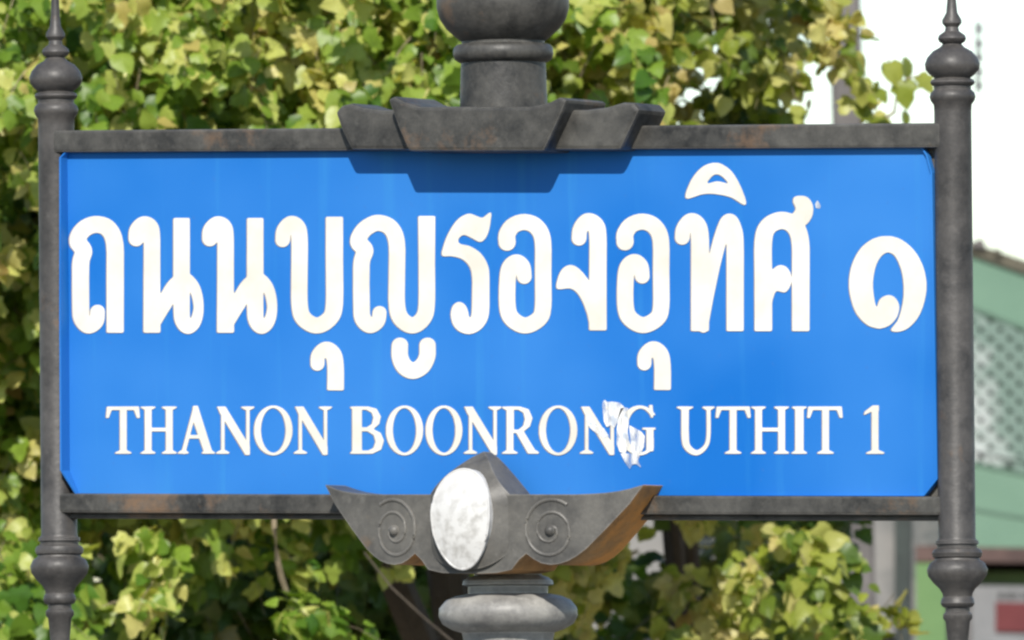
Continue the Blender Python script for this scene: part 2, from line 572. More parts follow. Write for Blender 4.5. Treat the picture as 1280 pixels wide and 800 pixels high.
def contours(xs, ys, F_, lv=0.5):
    ins = F_ > lv
    seg = {}
    H, W = F_.shape
    c = ins[:-1, :-1].astype(int) + ins[:-1, 1:] * 2 + ins[1:, 1:] * 4 + ins[1:, :-1] * 8
    TAB = {1: [(3, 0)], 2: [(0, 1)], 3: [(3, 1)], 4: [(1, 2)], 5: [(3, 0), (1, 2)], 6: [(0, 2)], 7: [(3, 2)], 8: [(2, 3)],
           9: [(2, 0)], 10: [(0, 1), (2, 3)], 11: [(2, 1)], 12: [(1, 3)], 13: [(1, 0)], 14: [(0, 3)]}
    pos = {}

    def key(i, j, e):
        if e == 0:
            k, a, b_ = ('h', i, j), (i, j), (i, j + 1)
        elif e == 2:
            k, a, b_ = ('h', i + 1, j), (i + 1, j), (i + 1, j + 1)
        elif e == 3:
            k, a, b_ = ('v', i, j), (i, j), (i + 1, j)
        else:
            k, a, b_ = ('v', i, j + 1), (i, j + 1), (i + 1, j + 1)
        if k not in pos:
            fa, fb = F_[a], F_[b_]
            t = (lv - fa) / (fb - fa)
            pos[k] = (xs[a[1]] + (xs[b_[1]] - xs[a[1]]) * t, ys[a[0]] + (ys[b_[0]] - ys[a[0]]) * t)
        return k

    for i, j in zip(*np.nonzero((c > 0) & (c < 15))):
        for e0, e1 in TAB[c[i, j]]:
            seg.setdefault(key(i, j, e0), []).append(key(i, j, e1))
    loops = []
    while seg:
        k0 = next(iter(seg))
        loop, k = [], k0
        while k in seg:
            loop.append(pos[k])
            nx = seg[k].pop()
            if not seg[k]:
                del seg[k]
            k = nx
        if len(loop) > 8:
            loops.append(np.array(loop))
    return loops


def rdp(p, eps):
    def rec(a, b_):
        if b_ - a < 2:
            return []
        ab = p[b_] - p[a]
        L = np.linalg.norm(ab)
        q = p[a + 1:b_] - p[a]
        d_ = np.abs(q[:, 0] * ab[1] - q[:, 1] * ab[0]) / L if L > 1e-9 else np.hypot(q[:, 0], q[:, 1])
        k = int(d_.argmax())
        if d_[k] < eps:
            return []
        k += a + 1
        return rec(a, k) + [k] + rec(k, b_)
    h = len(p) // 2
    ids = [0] + rec(0, h) + [h] + rec(h, len(p) - 1)
    return p[ids]


def cut_film(name, glyph, mat, blur=0.9, thick=1.3, base=0.0, parent=panel, eps=0.16, tan_edge=None):
    xs, ys, cv = glyph.field(blur)
    loops = [rdp(l, eps) for l in contours(xs, ys, cv)]
    loops = [l for l in loops if len(l) >= 3]
    fl = [[Vector((x, y, 0)) for x, y in l] for l in loops]
    tris = tessellate_polygon(fl)
    flat = [p for l in fl for p in l]
    n_ = len(flat)
    front, back = [], []
    for p in flat:
        w_ = on_plane(p.x, p.y, BD)
        front.append((w_.x, -BD * S - (base + thick) * 0.001, w_.z))
        back.append((w_.x, -BD * S - base * 0.001 - 0.0001, w_.z))
    faces = [tuple(t) for t in tris]
    k = 0
    for l in fl:
        m_ = len(l)
        for i in range(m_):
            a, b_ = k + i, k + (i + 1) % m_
            faces.append((a, b_, b_ + n_, a + n_))
        k += m_
    idx_ = [0] * len(faces)
    if tan_edge:                       # tan copy of the outline, offset left and down
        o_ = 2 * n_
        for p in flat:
            w_ = on_plane(p.x - tan_edge, p.y + 0.25 * tan_edge, BD)
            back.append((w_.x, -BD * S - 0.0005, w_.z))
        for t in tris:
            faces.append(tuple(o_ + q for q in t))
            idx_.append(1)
        return mesh_obj(name, front + back, faces, None, parent, mats=[mat, M['tan_edge']], idx=idx_)
    return mesh_obj(name, front + back, faces, mat, parent)


def crop(x0, y0, sc, pts):
    return [(x0 + x / sc, y0 + y / sc) for x, y in pts]


T = []
# the Thai line, left to right
T.append(Glyph().stroke([(122.5, 390), (121, 402), (111, 407.5), (102.5, 398), (101.5, 380), (101.5, 330), (105.5, 314), (98, 303), (100, 293), (109, 284), (122, 280.5), (136, 286), (144, 305), (144.5, 350), (144.5, 416)],
                        [18, 18, 19, 20, 21, 21, 20, 21, 21, 21, 21, 21, 21, 21, 21], flat1=True))
no = (Glyph().stroke([(171, 298.5), (172, 288), (180, 280.5), (188, 284), (190.5, 297), (190.5, 340), (190.5, 416)], [19, 19, 20, 20, 20, 20, 21], flat1=True)
      .stroke([(227.6, 272.5), (227.6, 330), (227.6, 385), (229, 401), (236, 408.5), (245, 402), (248.8, 385), (246, 366), (239, 354), (230, 349.5), (218, 358), (206, 380), (196, 404)],
              [20, 20, 20, 19, 18, 14, 12, 13, 15, 17, 18, 19, 10], flat0=True))
T.append(no)
T.append(no.shifted(92))
T.append(Glyph().stroke([(354, 300), (355.5, 288), (364, 279.5), (372, 284), (375, 298), (375, 340), (375, 380), (380, 398), (396.5, 407), (413, 398), (418.6, 380), (418.6, 330), (418.6, 271)],
                        [18, 18, 19, 20, 20, 20, 20, 20, 20, 20, 21, 21, 21], flat1=True))
sara = Glyph().stroke([(397.5, 455), (398.5, 444), (408, 436.5), (417, 443), (420, 458), (420, 488)], [17, 17, 19, 20, 20, 20.5], flat1=True)
T.append(sara)
T.append(Glyph().stroke([(475, 391), (473, 402), (463, 407), (454, 398), (452.5, 380), (452.5, 330), (457, 313), (448.5, 303), (452, 292), (461, 283), (474, 278.5), (489, 285), (496.6, 304), (496.6, 345), (496.6, 380), (501.5, 398), (516, 407), (529.5, 398), (534, 380), (534, 330), (534, 270)],
                        [17] * 2 + [19] + [20] * 17 + [21], flat1=True))
T.append(Glyph().stroke([(500.5, 432), (500.5, 446), (506, 458), (516.5, 463.5), (528, 458), (534.5, 446), (535, 432)], [20, 20, 20.5, 20.5, 20.5, 20, 20]))
T.append(Glyph().poly(crop(540, 250, 4.444, [(328, 68), (328, 110), (318, 170), (298, 215), (268, 233), (225, 212), (182, 194), (155, 208), (147, 230), (160, 245), (215, 258), (275, 300), (312, 365), (320, 430), (320, 600), (308, 670), (268, 722), (212, 745), (158, 732), (122, 695), (108, 640), (118, 590), (150, 566), (184, 582), (202, 620), (208, 652), (222, 640), (226, 560), (226, 430), (212, 370), (170, 328), (110, 312), (58, 308), (72, 240), (105, 165), (150, 105), (205, 76), (245, 88), (285, 98)])))
oang = Glyph().stroke([(634.5, 303), (634.5, 293), (642, 282), (656, 277.5), (670.5, 283), (679, 300), (679.5, 340), (679.5, 384), (674, 399), (657, 407), (641, 399), (635, 384), (635, 350), (638, 334), (646, 327.5), (654, 333), (656, 346)],
                      [21, 20.5, 20, 20, 20, 20, 20, 20, 20, 20, 20, 20, 20, 20, 19, 18, 18])
T.append(oang)
T.append(Glyph().stroke([(724.5, 298), (726, 286), (735, 276.5), (745, 282), (748, 297), (748, 340), (748, 413)], [18, 18, 20, 21, 21, 21, 21.5], flat1=True)
         .poly(crop(690, 250, 3.2, [(22, 355), (28, 306), (48, 272), (78, 260), (112, 278), (150, 325), (190, 400), (196, 470), (196, 500), (165, 510), (154, 500), (140, 445), (110, 380), (75, 354)])))
T.append(oang.shifted(147.5, -0.5))
T.append(sara.shifted(408.7, -0.5))
T.append(Glyph().stroke([(853.5, 297), (855, 286), (864, 276.5), (872.5, 282), (875.5, 298), (875.5, 340), (875.5, 414)], [18, 18, 20, 21, 22, 22, 22], flat1=True)
         .stroke([(880, 411), (886, 370), (895, 322), (904, 290), (912, 276.5), (918, 288), (919.5, 306), (919.5, 350), (919.5, 414)], [10, 13, 16, 17, 19, 20, 21, 21, 21], flat1=True))
T.append(Glyph().poly(crop(840, 190, 3.335, [(60, 193), (80, 122), (120, 70), (160, 48), (202, 48), (250, 82), (290, 150), (309, 221), (250, 190), (190, 176), (130, 176)]))
         .poly(crop(840, 190, 3.335, [(148, 131), (170, 100), (192, 93), (217, 106), (236, 132), (192, 122)]), cut=True))
T.append(Glyph().stroke([(954.7, 414), (954.7, 350), (954.7, 302), (961, 283), (977.5, 275.5), (993, 282), (1001, 302), (1001.5, 350), (1001.5, 414)], 21.5, flat0=True, flat1=True)
         .poly(crop(840, 190, 3.335, [(510, 190), (535, 182), (567, 190), (588, 222), (586, 268), (558, 305), (515, 310), (500, 270), (518, 238), (508, 212)]))
         .poly(crop(840, 190, 3.335, [(405, 520), (425, 488), (450, 472), (478, 480), (497, 512), (496, 555), (474, 585), (438, 580), (424, 606), (412, 650), (400, 640)])))
T.append(Glyph().poly(crop(1050, 280, 5.333, [(250, 696), (180, 670), (110, 592), (74, 485), (64, 385), (84, 270), (140, 165), (222, 100), (312, 80), (402, 100), (490, 170), (550, 270), (578, 390), (569, 500), (530, 612), (460, 692), (390, 719), (343, 706), (386, 648), (408, 588), (426, 500), (428, 400), (411, 300), (371, 215), (320, 189), (270, 224), (235, 300), (221, 400), (230, 500), (247, 556), (272, 500), (322, 474), (368, 491), (396, 545), (386, 612), (346, 666), (296, 692)])))
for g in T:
    cut_film("thai_letter", g, M['letter'], tan_edge=1.5)

TOP, BOT = 508.0, 567.3


def serif(g, x, y, w, s_):
    """Slab foot at a stem's end; s_=+1 at the bottom, -1 at the top."""
    g.poly([(x - w / 2, y), (x - w / 2, y - s_ * 1.8), (x - w / 5, y - s_ * 4.5), (x + w / 5, y - s_ * 4.5), (x + w / 2, y - s_ * 1.8), (x + w / 2, y)], smooth=False)


def bar(g, a, b_, w):
    g.stroke([a, b_], w, True, True, smooth=False)


def L_T(x0, xs, x1):
    g = Glyph()
    bar(g, (xs, TOP + 1), (xs, BOT), 8)
    bar(g, (x0 + 1, TOP + 2.3), (x1 - 1, TOP + 2.3), 4.6)
    g.poly([(x0 + 0.5, TOP), (x0 + 7, TOP), (x0 + 6, TOP + 5), (x0 + 2.5, TOP + 14.5), (x0 - 0.8, TOP + 14.5)], smooth=False)
    g.poly([(x1 - 0.5, TOP), (x1 - 7, TOP), (x1 - 6, TOP + 5), (x1 - 2.5, TOP + 14.5), (x1 + 0.8, TOP + 14.5)], smooth=False)
    serif(g, xs, BOT, 20, 1)
    return g


def L_H(xa, xb):
    g = Glyph()
    for x in (xa, xb):
        bar(g, (x, TOP), (x, BOT), 8)
        serif(g, x, BOT, 18, 1)
        serif(g, x, TOP, 18, -1)
    bar(g, (xa, 537), (xb, 537), 4.6)
    return g


def L_N(xl, x0, xr, xe):
    """xl thin left stem, x0 where the diagonal starts, xr thin right stem, xe its foot."""
    g = Glyph()
    bar(g, (xl, TOP + 4), (xl, BOT), 3.7)
    bar(g, (xr, TOP), (xr, BOT - 3), 3.7)
    g.poly([(x0 - 5.5, TOP), (x0 + 5, TOP), (xr + 2.2, BOT - 9), (xr + 2.2, BOT + 1.5), (xr - 3, BOT + 1.5), (x0 - 1.5, TOP + 8), (x0 - 3.5, TOP + 3)], smooth=False)
    serif(g, xl, BOT, 16, 1)
    serif(g, xr, TOP, 16, -1)
    return g


def ell(cx, cy, rx, ry, n_=40):
    a = np.linspace(0, 2 * np.pi, n_, endpoint=False)
    return np.stack([cx + rx * np.cos(a), cy + ry * np.sin(a)], 1)


def L_O(x0, x1):
    c = (x0 + x1) / 2
    rx = (x1 - x0) / 2
    g = Glyph()
    g.poly(ell(c, 538, rx, 31.2), smooth=False)
    g.poly(ell(c, 538, rx - 8.2, 28.0), smooth=False, cut=True)
    return g


E = [L_T(134, 154.7, 174.5), L_H(185.8, 212.2)]
g = Glyph()
g.poly([(242, TOP - 1), (247.5, TOP - 1), (266.5, BOT), (256.5, BOT), (241.5, TOP + 16)], smooth=False)
bar(g, (244.5, TOP + 2), (229.5, BOT), 4.6)
bar(g, (234, 546), (255, 546), 4.4)
serif(g, 229.8, BOT, 13, 1)
serif(g, 261, BOT, 16, 1)
E += [g, L_N(279.2, 277, 310.5, 0), L_O(318.3, 366), L_N(376, 374.5, 407.5, 0)]
g = Glyph()
bar(g, (447.7, TOP), (447.7, BOT), 8)
g.poly([(441, TOP), (460, TOP), (471, 511), (476.5, 521), (474.5, 530), (467, 536.5), (476, 541), (480.3, 551), (477, 562), (466, BOT), (441, BOT)], smooth=False)
g.poly([(452.5, 512), (459, 512.3), (465.5, 516), (467.5, 522), (465.5, 530), (459.5, 534), (452.5, 534)], smooth=False, cut=True)
g.poly([(452.5, 539), (460, 539), (468, 544), (470.3, 552), (467.5, 560), (460.5, 563.3), (452.5, 563.3)], smooth=False, cut=True)
serif(g, 446, TOP, 15, -1)
serif(g, 446, BOT, 15, 1)
E += [g, L_O(483.2, 529.3), L_O(532.8, 578.3), L_N(588.8, 586, 619.5, 0)]
g = Glyph()
bar(g, (638, TOP), (638, BOT), 8)
g.poly([(632, TOP), (650, TOP), (661, 511.5), (666, 523), (663, 533), (655, 539.5), (672, BOT), (661, BOT), (646, 541), (640, 541), (640, TOP)], smooth=False)
g.poly([(642.6, 512), (649, 512.3), (655, 516), (657, 523.5), (655, 532), (649, 537), (642.6, 537)], smooth=False, cut=True)
serif(g, 638, BOT, 19, 1)
serif(g, 636, TOP, 15, -1)
serif(g, 668, BOT, 12, 1)
E += [g, L_O(674.6, 722), L_N(734, 732, 766, 0)]
g = Glyph()
g.poly(ell(800, 538, 25, 31.2), smooth=False)
g.poly(ell(801.5, 538, 17, 27.4), smooth=False, cut=True)
g.poly([(808.5, 519), (832, 519), (832, 575), (817.5, 575), (817.5, 541), (808, 541)], smooth=False, cut=True)
bar(g, (813, 536), (813, 564), 8.4)
g.poly([(804, 534.5), (820, 534.5), (820, 537), (804, 537)], smooth=False)
g.poly([(812, 506), (816, 506), (817, 522), (814.5, 522)], smooth=False)
E.append(g)
g = Glyph()
g.stroke([(857, TOP), (857, 545), (860, 559), (871, 566), (882, 559), (886.2, 545), (886.2, TOP)], [8.8, 8.8, 8, 6.5, 5, 4.5, 4.5], True, True)
serif(g, 857, TOP, 20, -1)
serif(g, 886.2, TOP, 15, -1)
E += [g, L_T(896, 917, 938), L_H(948.8, 977.6)]
g = Glyph()
bar(g, (999.8, TOP), (999.8, BOT), 10)
serif(g, 999.8, BOT, 19, 1)
serif(g, 999.8, TOP, 18, -1)
E += [g, L_T(1010.5, 1032.5, 1053)]
g = Glyph()
bar(g, (1094.4, TOP), (1094.4, BOT), 8)
g.poly([(1080.5, 519), (1081.5, 514.5), (1092, 506.5), (1098.9, 506.5), (1098.9, 514), (1090, 514.5)], smooth=False)
serif(g, 1094.8, BOT, 22, 1)
E.append(g)
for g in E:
    cut_film("latin_letter", g, M['letter'], blur=0.55, eps=0.12, tan_edge=1.5)

# torn scraps of white film over the letters N and G
scraps = [[(388, 120), (398, 84), (414, 70), (432, 92), (480, 88), (548, 96), (590, 138), (560, 190), (530, 260), (500, 330), (470, 300), (430, 320), (405, 270), (398, 205)],
          [(556, 150), (600, 138), (628, 150), (618, 205), (632, 270), (620, 360), (640, 470), (600, 560), (548, 545), (518, 470), (520, 360), (530, 250)],
          [(634, 300), (690, 330), (745, 360), (776, 400), (770, 500), (740, 560), (660, 560), (648, 460)],
          [(556, 556), (640, 560), (735, 566), (716, 620), (745, 690), (694, 652), (664, 660), (640, 705), (592, 632)],
          [(262, 205), (330, 290), (405, 330), (450, 400), (400, 420), (330, 370), (280, 330), (240, 270)]]
for sc_ in scraps:
    cut_film("torn_film", Glyph().poly(crop(700, 490, 7.275, sc_), smooth=False), M['film'], blur=0.45, thick=0.4, base=1.4, eps=0.12)
scrap2 = Glyph().poly([(1019, 255), (1022, 250), (1026, 257), (1025, 261), (1020, 260)], smooth=False)
cut_film("torn_film", scrap2, M['film'], blur=0.4, thick=0.5, eps=0.12)

# ---- crown of the frame: stepped, flared blocks and the turned ball finial
AX = 633.0


def flare(name, outline, d0, d1):
    fr = []
    for x, y in outline:
        u = (x - AX + d0 * math.sin(YAW)) / math.cos(YAW)
        fr.append(uyd(u, y, d0))
    bk = [Vector((p.x, -d1 * S, p.z)) for p in fr]
    return prism(name, fr, bk, M['frame'], sign, bevel=0.006)


flare("crown_block", [(421, 140), (429, 132), (441, 129), (456, 134), (480, 137), (735, 137), (760, 134), (780, 128), (794, 128), (801, 137), (792, 156), (777, 187.5), (441, 187.5), (428, 160)], 48, -24)
flare("crown_block", [(488, 124), (496, 120), (508, 127), (528, 133), (665, 133), (688, 128), (702, 121), (711, 124), (705, 140), (682, 189), (513, 189), (501, 160)], 74, -30)
px_lathe("finial", 0.0, [(-330, 1.5), (-290, 6), (-240, 11), (-215, 22), (-205, 24), (-195, 16), (-180, 14), (-150, 22), (-125, 34), (-118, 36), (-110, 30), (-100, 28), (-85, 40), (-70, 45), (-62, 40), (-55, 44),
                         (-48, 56), (-36, 69), (-20, 79), (-4, 83), (10, 83), (24, 79), (36, 71), (46, 60), (52, 52), (55, 52), (56, 58), (60, 62), (68, 63), (74, 61), (77, 57), (79, 53), (90, 53.5), (120, 54.5), (145, 55)], M['frame'], 56)

# ---- bracket under the board: scrolled console, cartouche, emblem and the main post
half = [(229, 606, 606.5), (222, 608, 616), (212, 611, 630), (198, 614, 645), (183, 616, 661), (170, 617, 674), (158, 617.5, 686), (146, 618, 695), (135, 618, 701), (124, 618, 704.5), (112, 618, 706), (100, 618, 704), (90, 618, 699), (80, 618, 692), (70, 618, 700), (60, 618, 712), (40, 618, 716), (20, 618, 717), (0, 618, 717)]
cols = [(-u, a, b_) for u, a, b_ in half] + [(u, a, b_) for u, a, b_ in half[::-1][1:]]


def cdep(u):
    return 97 - 38 * (u / 229.0) ** 2


v, f, idx = [], [], []
for u, a, b_ in cols:
    v += [uyd(u, a, cdep(u)), uyd(u, b_, cdep(u))]
    t0, b0 = uyd(u, a, cdep(u)), uyd(u, b_, cdep(u))
    v += [Vector((t0.x, 12 * S, t0.z)), Vector((b0.x, 12 * S, b0.z))]
for i in range(len(cols) - 1):
    a, c = 4 * i, 4 * (i + 1)
    f += [(a, a + 1, c + 1, c), (a + 2, c + 2, c + 3, a + 3), (a, c, c + 2, a + 2), (a + 1, a + 3, c + 3, c + 1)]
    idx += [0, 0, 0, 1]
e = 4 * (len(cols) - 1)
f += [(0, 2, 3, 1), (e, e + 1, e + 3, e + 2)]
idx += [0, 1]
bracket = mesh_obj("bracket", v, f, None, sign, mats=[M['bracket'], M['rust']], idx=idx, bevel=0.0)
bracket.data.materials[1]
# raised scrolls
for sgn in (-1, 1):
    pts, rad = [], []
    for k in range(70):
        t = k / 69
        a = (-2.2 + t * 4.3 * math.pi)
        r = 38 * (1 - t) ** 0.85 + 2
        u = sgn * (112 - r * math.cos(a) * 0.93)
        y = 663 - r * math.sin(a) * -1.0
        pts.append(uyd(u, min(y, 703), cdep(u) - 0.3))
        rad.append((2.6 - 0.8 * t) * S)
    tube("scroll", pts, rad, M['bracket'], bracket, 8)
    c = uyd(sgn * 112, 663, cdep(112) + 1)
    ring = [(0.0, 7.0), (3.0, 6.0), (5.0, 3.0), (5.6, 0.4)]
    vv, ff = [], []
    for d_, r in ring:
        for i in range(14):
            a = 2 * math.pi * i / 14
            vv.append((c.x + r * S * math.cos(a), c.y - d_ * S, c.z + r * S * math.sin(a)))
    for k in range(3):
        for i in range(14):
            j = (i + 1) % 14
            ff.append((k * 14 + i, k * 14 + j, (k + 1) * 14 + j, (k + 1) * 14 + i))
    ff += [tuple(range(14)), tuple(range(42, 56))]
    mesh_obj("scroll_boss", vv, ff, M['bracket'], bracket, smooth=True)

# pointed, swelling cartouche
NU, NT = 24, 22
apx = [(0, 564.5), (10, 570.5), (24, 583), (38, 597), (50, 610), (62, 623), (68, 640)]


def apex(u):
    return float(np.interp(abs(u), [p[0] for p in apx], [p[1] for p in apx]))


def bottom(u):
    return 712 - 34 * (abs(u) / 68.0) ** 2.4


v, f = [], []
for i in range(NU + 1):
    u = -68 + 136 * i / NU
    for k in range(NT + 1):
        t = k / NT
        y = apex(u) + (bottom(u) - apex(u)) * t
        q = (y - 566) / 150
        lift = math.sin(min(1, q / 0.42) * math.pi / 2)
        tail = 1 - 0.25 * max(0, (q - 0.7) / 0.3) ** 2
        d_ = 60 + 54 * lift * tail * (1 - 0.55 * (abs(u) / 68.0) ** 2.2)
        v.append(uyd(u, y, d_))
nb = len(v)
v += [Vector((p.x, -40 * S, p.z)) for p in v[:nb]]
W_ = NT + 1
for i in range(NU):
    for k in range(NT):
        a = i * W_ + k
        f.append((a, a + 1, a + W_ + 1, a + W_))
        f.append((nb + a, nb + a + W_, nb + a + W_ + 1, nb + a + 1))
edge = [k for k in range(W_)] + [i * W_ + NT for i in range(1, NU + 1)] + [NU * W_ + k for k in range(NT - 1, -1, -1)] + [i * W_ for i in range(NU - 1, 0, -1)]
for a, b_ in zip(edge, edge[1:] + edge[:1]):
    f.append((a, b_, nb + b_, nb + a))
cart = mesh_obj("cartouche", v, f, M['bracket'], sign, smooth=True)

# oval emblem lying on the cartouche
v, f = [], []
NE, NR = 40, 6
uc, yc, ru, ry = -1.0, 649.0, 41.0, 62.5
for k in range(NR + 1):
    rr = 1 - k / NR
    for i in range(NE):
        a = 2 * math.pi * i / NE
        px_, py_ = ru * rr * math.cos(a), ry * rr * math.sin(a)
        if rr == 0:
            px_, py_ = 0.2 * math.cos(a), 0.2 * math.sin(a)
        egg = 1 - 0.10 * math.sin(a) * rr
        q = (yc + py_ - 566) / 150
        d_ = 102 + 14 * min(1.0, max(0.0, (q - 0.05) / 0.4)) + 4 * (1 - rr ** 2) - 3.5 * max(0, q - 0.72) * 6
        v.append(uyd(uc + px_ * egg, yc + py_, d_))
for k in range(NR):
    for i in range(NE):
        j = (i + 1) % NE
        f.append((k * NE + i, k * NE + j, (k + 1) * NE + j, (k + 1) * NE + i))
f.append(tuple(range(NR * NE, (NR + 1) * NE)))
n0 = len(v)
v += [Vector((p.x, p.y + 22 * S, p.z)) for p in v[:NE]]
for i in range(NE):
    j = (i + 1) % NE
    f.append((i, n0 + i, n0 + j, j))
f.append(tuple(range(n0, n0 + NE)))
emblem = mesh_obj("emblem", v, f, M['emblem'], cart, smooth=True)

rimp = v[:NE]
tube("rim", [p + Vector((0, 0.001, 0)) for p in rimp] + [rimp[0] + Vector((0, 0.001, 0))], 1.7 * S, M['emblem'], cart, 6)
prof = [(z_for(0, 0, y), r * S) for y, r in [(700, 40), (719, 42), (722, 50), (726, 56), (731, 57), (733, 50), (742, 50), (745, 66), (750, 78), (760, 86), (770, 87), (780, 82), (787, 70), (791, 58), (800, 56), (830, 52), (840, 54), (846, 62), (856, 64), (864, 56), (870, 48)]]
prof += [(1.25, 0.046), (1.22, 0.06), (1.18, 0.062), (1.14, 0.05), (0.75, 0.052), (0.72, 0.075), (0.66, 0.08), (0.60, 0.062), (0.34, 0.085), (0.30, 0.11), (0.22, 0.115), (0.18, 0.13), (0.0, 0.14)]
main_post = lathe("main_post", 0, 0, prof, M['collar'], sign, 48)


# ================================================================== TREES
def leaf_shape(kind):
    """Half outline of a lobed leaf, unit length, as (across, along); returns verts, tris (base at origin, tip at +y)."""
    half_ = {0: [(0.0, 0.0), (0.22, -0.10), (0.46, 0.02), (0.40, 0.22), (0.56, 0.40), (0.30, 0.52), (0.24, 0.78), (0.0, 1.0)],
             1: [(0.0, 0.0), (0.24, -0.08), (0.43, 0.10), (0.46, 0.32), (0.36, 0.58), (0.18, 0.82), (0.08, 0.92), (0.0, 1.04)],
             2: [(0.0, 0.0), (0.18, -0.06), (0.36, 0.08), (0.50, 0.34), (0.33, 0.46), (0.30, 0.66), (0.12, 0.86), (0.0, 1.0)]}[kind]
    mid = [(0.0, y) for y in (0.0, 0.2, 0.45, 0.72)]
    return half_, mid


def leaf_mesh_arrays(kind, fold, curl):
    hf, _ = leaf_shape(kind)
    ctr = [0.0, 0.12, 0.30, 0.50, 0.72]
    verts = [(0, y, 0) for y in ctr] + [(0, hf[-1][1], 0)]
    nc = len(ctr)
    tris = []
    for s_ in (1, -1):
        base = len(verts)
        pts = [(s_ * x, y, 0) for x, y in hf[1:-1]]
        verts += pts
        n_ = len(pts)
        own = [0, 1, 2, 2, 3, 4][:n_]
        for i in range(n_ - 1):
            a, b_ = base + i, base + i + 1
            tri = (own[i], a, b_)
            tris.append(tri if s_ > 0 else tri[::-1])
            if own[i + 1] != own[i]:
                tri = (own[i], b_, own[i + 1])
                tris.append(tri if s_ > 0 else tri[::-1])
        tri = (own[-1], base + n_ - 1, nc)
        tris.append(tri if s_ > 0 else tri[::-1])
    V = np.array(verts, float)
    V[:, 2] = fold * np.abs(V[:, 0]) - curl * (V[:, 1] ** 2) + 0.05 * np.sin(7 * V[:, 1] + 4 * V[:, 0])
    return V, np.array(tris, int)


TEMPL = [leaf_mesh_arrays(k, f_, c_) for k in (0, 1, 2) for f_, c_ in ((0.30, 0.10), (0.10, 0.32), (-0.22, 0.18))]


def build_leaf_mesh(name, P, A, SZ, TINT, KIND, mat):
    """P positions, A 3x3 frames, SZ sizes, TINT 0..1, KIND template index -> one mesh."""
    vs, fs, tt, off = [], [], [], 0
    for k, (V, Tt) in enumerate(TEMPL):
        sel = np.nonzero(KIND == k)[0]
        if not len(sel):
            continue
        w_ = np.einsum('nij,vj->nvi', A[sel], V) * SZ[sel][:, None, None] + P[sel][:, None, :]
        nv = len(V)
        vs.append(w_.reshape(-1, 3))
        fs.append((Tt[None] + (off + np.arange(len(sel)) * nv)[:, None, None]).reshape(-1, 3))
        tt.append(np.repeat(TINT[sel], nv))
        off += len(sel) * nv
    vs, fs, tt = np.concatenate(vs), np.concatenate(fs), np.concatenate(tt)
    me = bpy.data.meshes.new(name)
    me.vertices.add(len(vs))
    me.vertices.foreach_set("co", vs.astype(np.float32).ravel())
    me.loops.add(len(fs) * 3)
    me.loops.foreach_set("vertex_index", fs.astype(np.int32).ravel())
    me.polygons.add(len(fs))
    me.polygons.foreach_set("loop_start", np.arange(0, len(fs) * 3, 3, dtype=np.int32))
    me.polygons.foreach_set("loop_total", np.full(len(fs), 3, dtype=np.int32))
    me.polygons.foreach_set("use_smooth", np.ones(len(fs), dtype=bool))
    me.attributes.new("tint", 'FLOAT', 'POINT').data.foreach_set("value", tt.astype(np.float32))
    me.materials.append(mat)
    me.update()
    me.validate()
    return me


N_TINT = 7
LEAF_LIB = {}


def leaf_lib(mat_key):
    if mat_key not in LEAF_LIB:
        lib = {}
        for k, (V, Tt) in enumerate(TEMPL):
            for q in range(N_TINT):
                tn = (q + 0.5) / N_TINT
                lib[k, q] = build_leaf_mesh("leaf", np.zeros((1, 3)), np.eye(3)[None], np.ones(1), np.array([tn]), np.array([k]), M[mat_key])
        LEAF_LIB[mat_key] = lib
    return LEAF_LIB[mat_key]


def frames(n_dir, t_dir):
    """n: blade normals, t: towards the tip -> matrices with columns across, tip, normal."""
    t_dir = t_dir - n_dir * (n_dir * t_dir).sum(1, keepdims=True)
    t_dir /= np.linalg.norm(t_dir, axis=1, keepdims=True) + 1e-9
    x_dir = np.cross(t_dir, n_dir)
    return np.stack([x_dir, t_dir, n_dir], axis=2)


def unit(a):
    return a / (np.linalg.norm(a, axis=-1, keepdims=True) + 1e-9)


CAMD = np.array(F)
SIDE = np.array(RV)


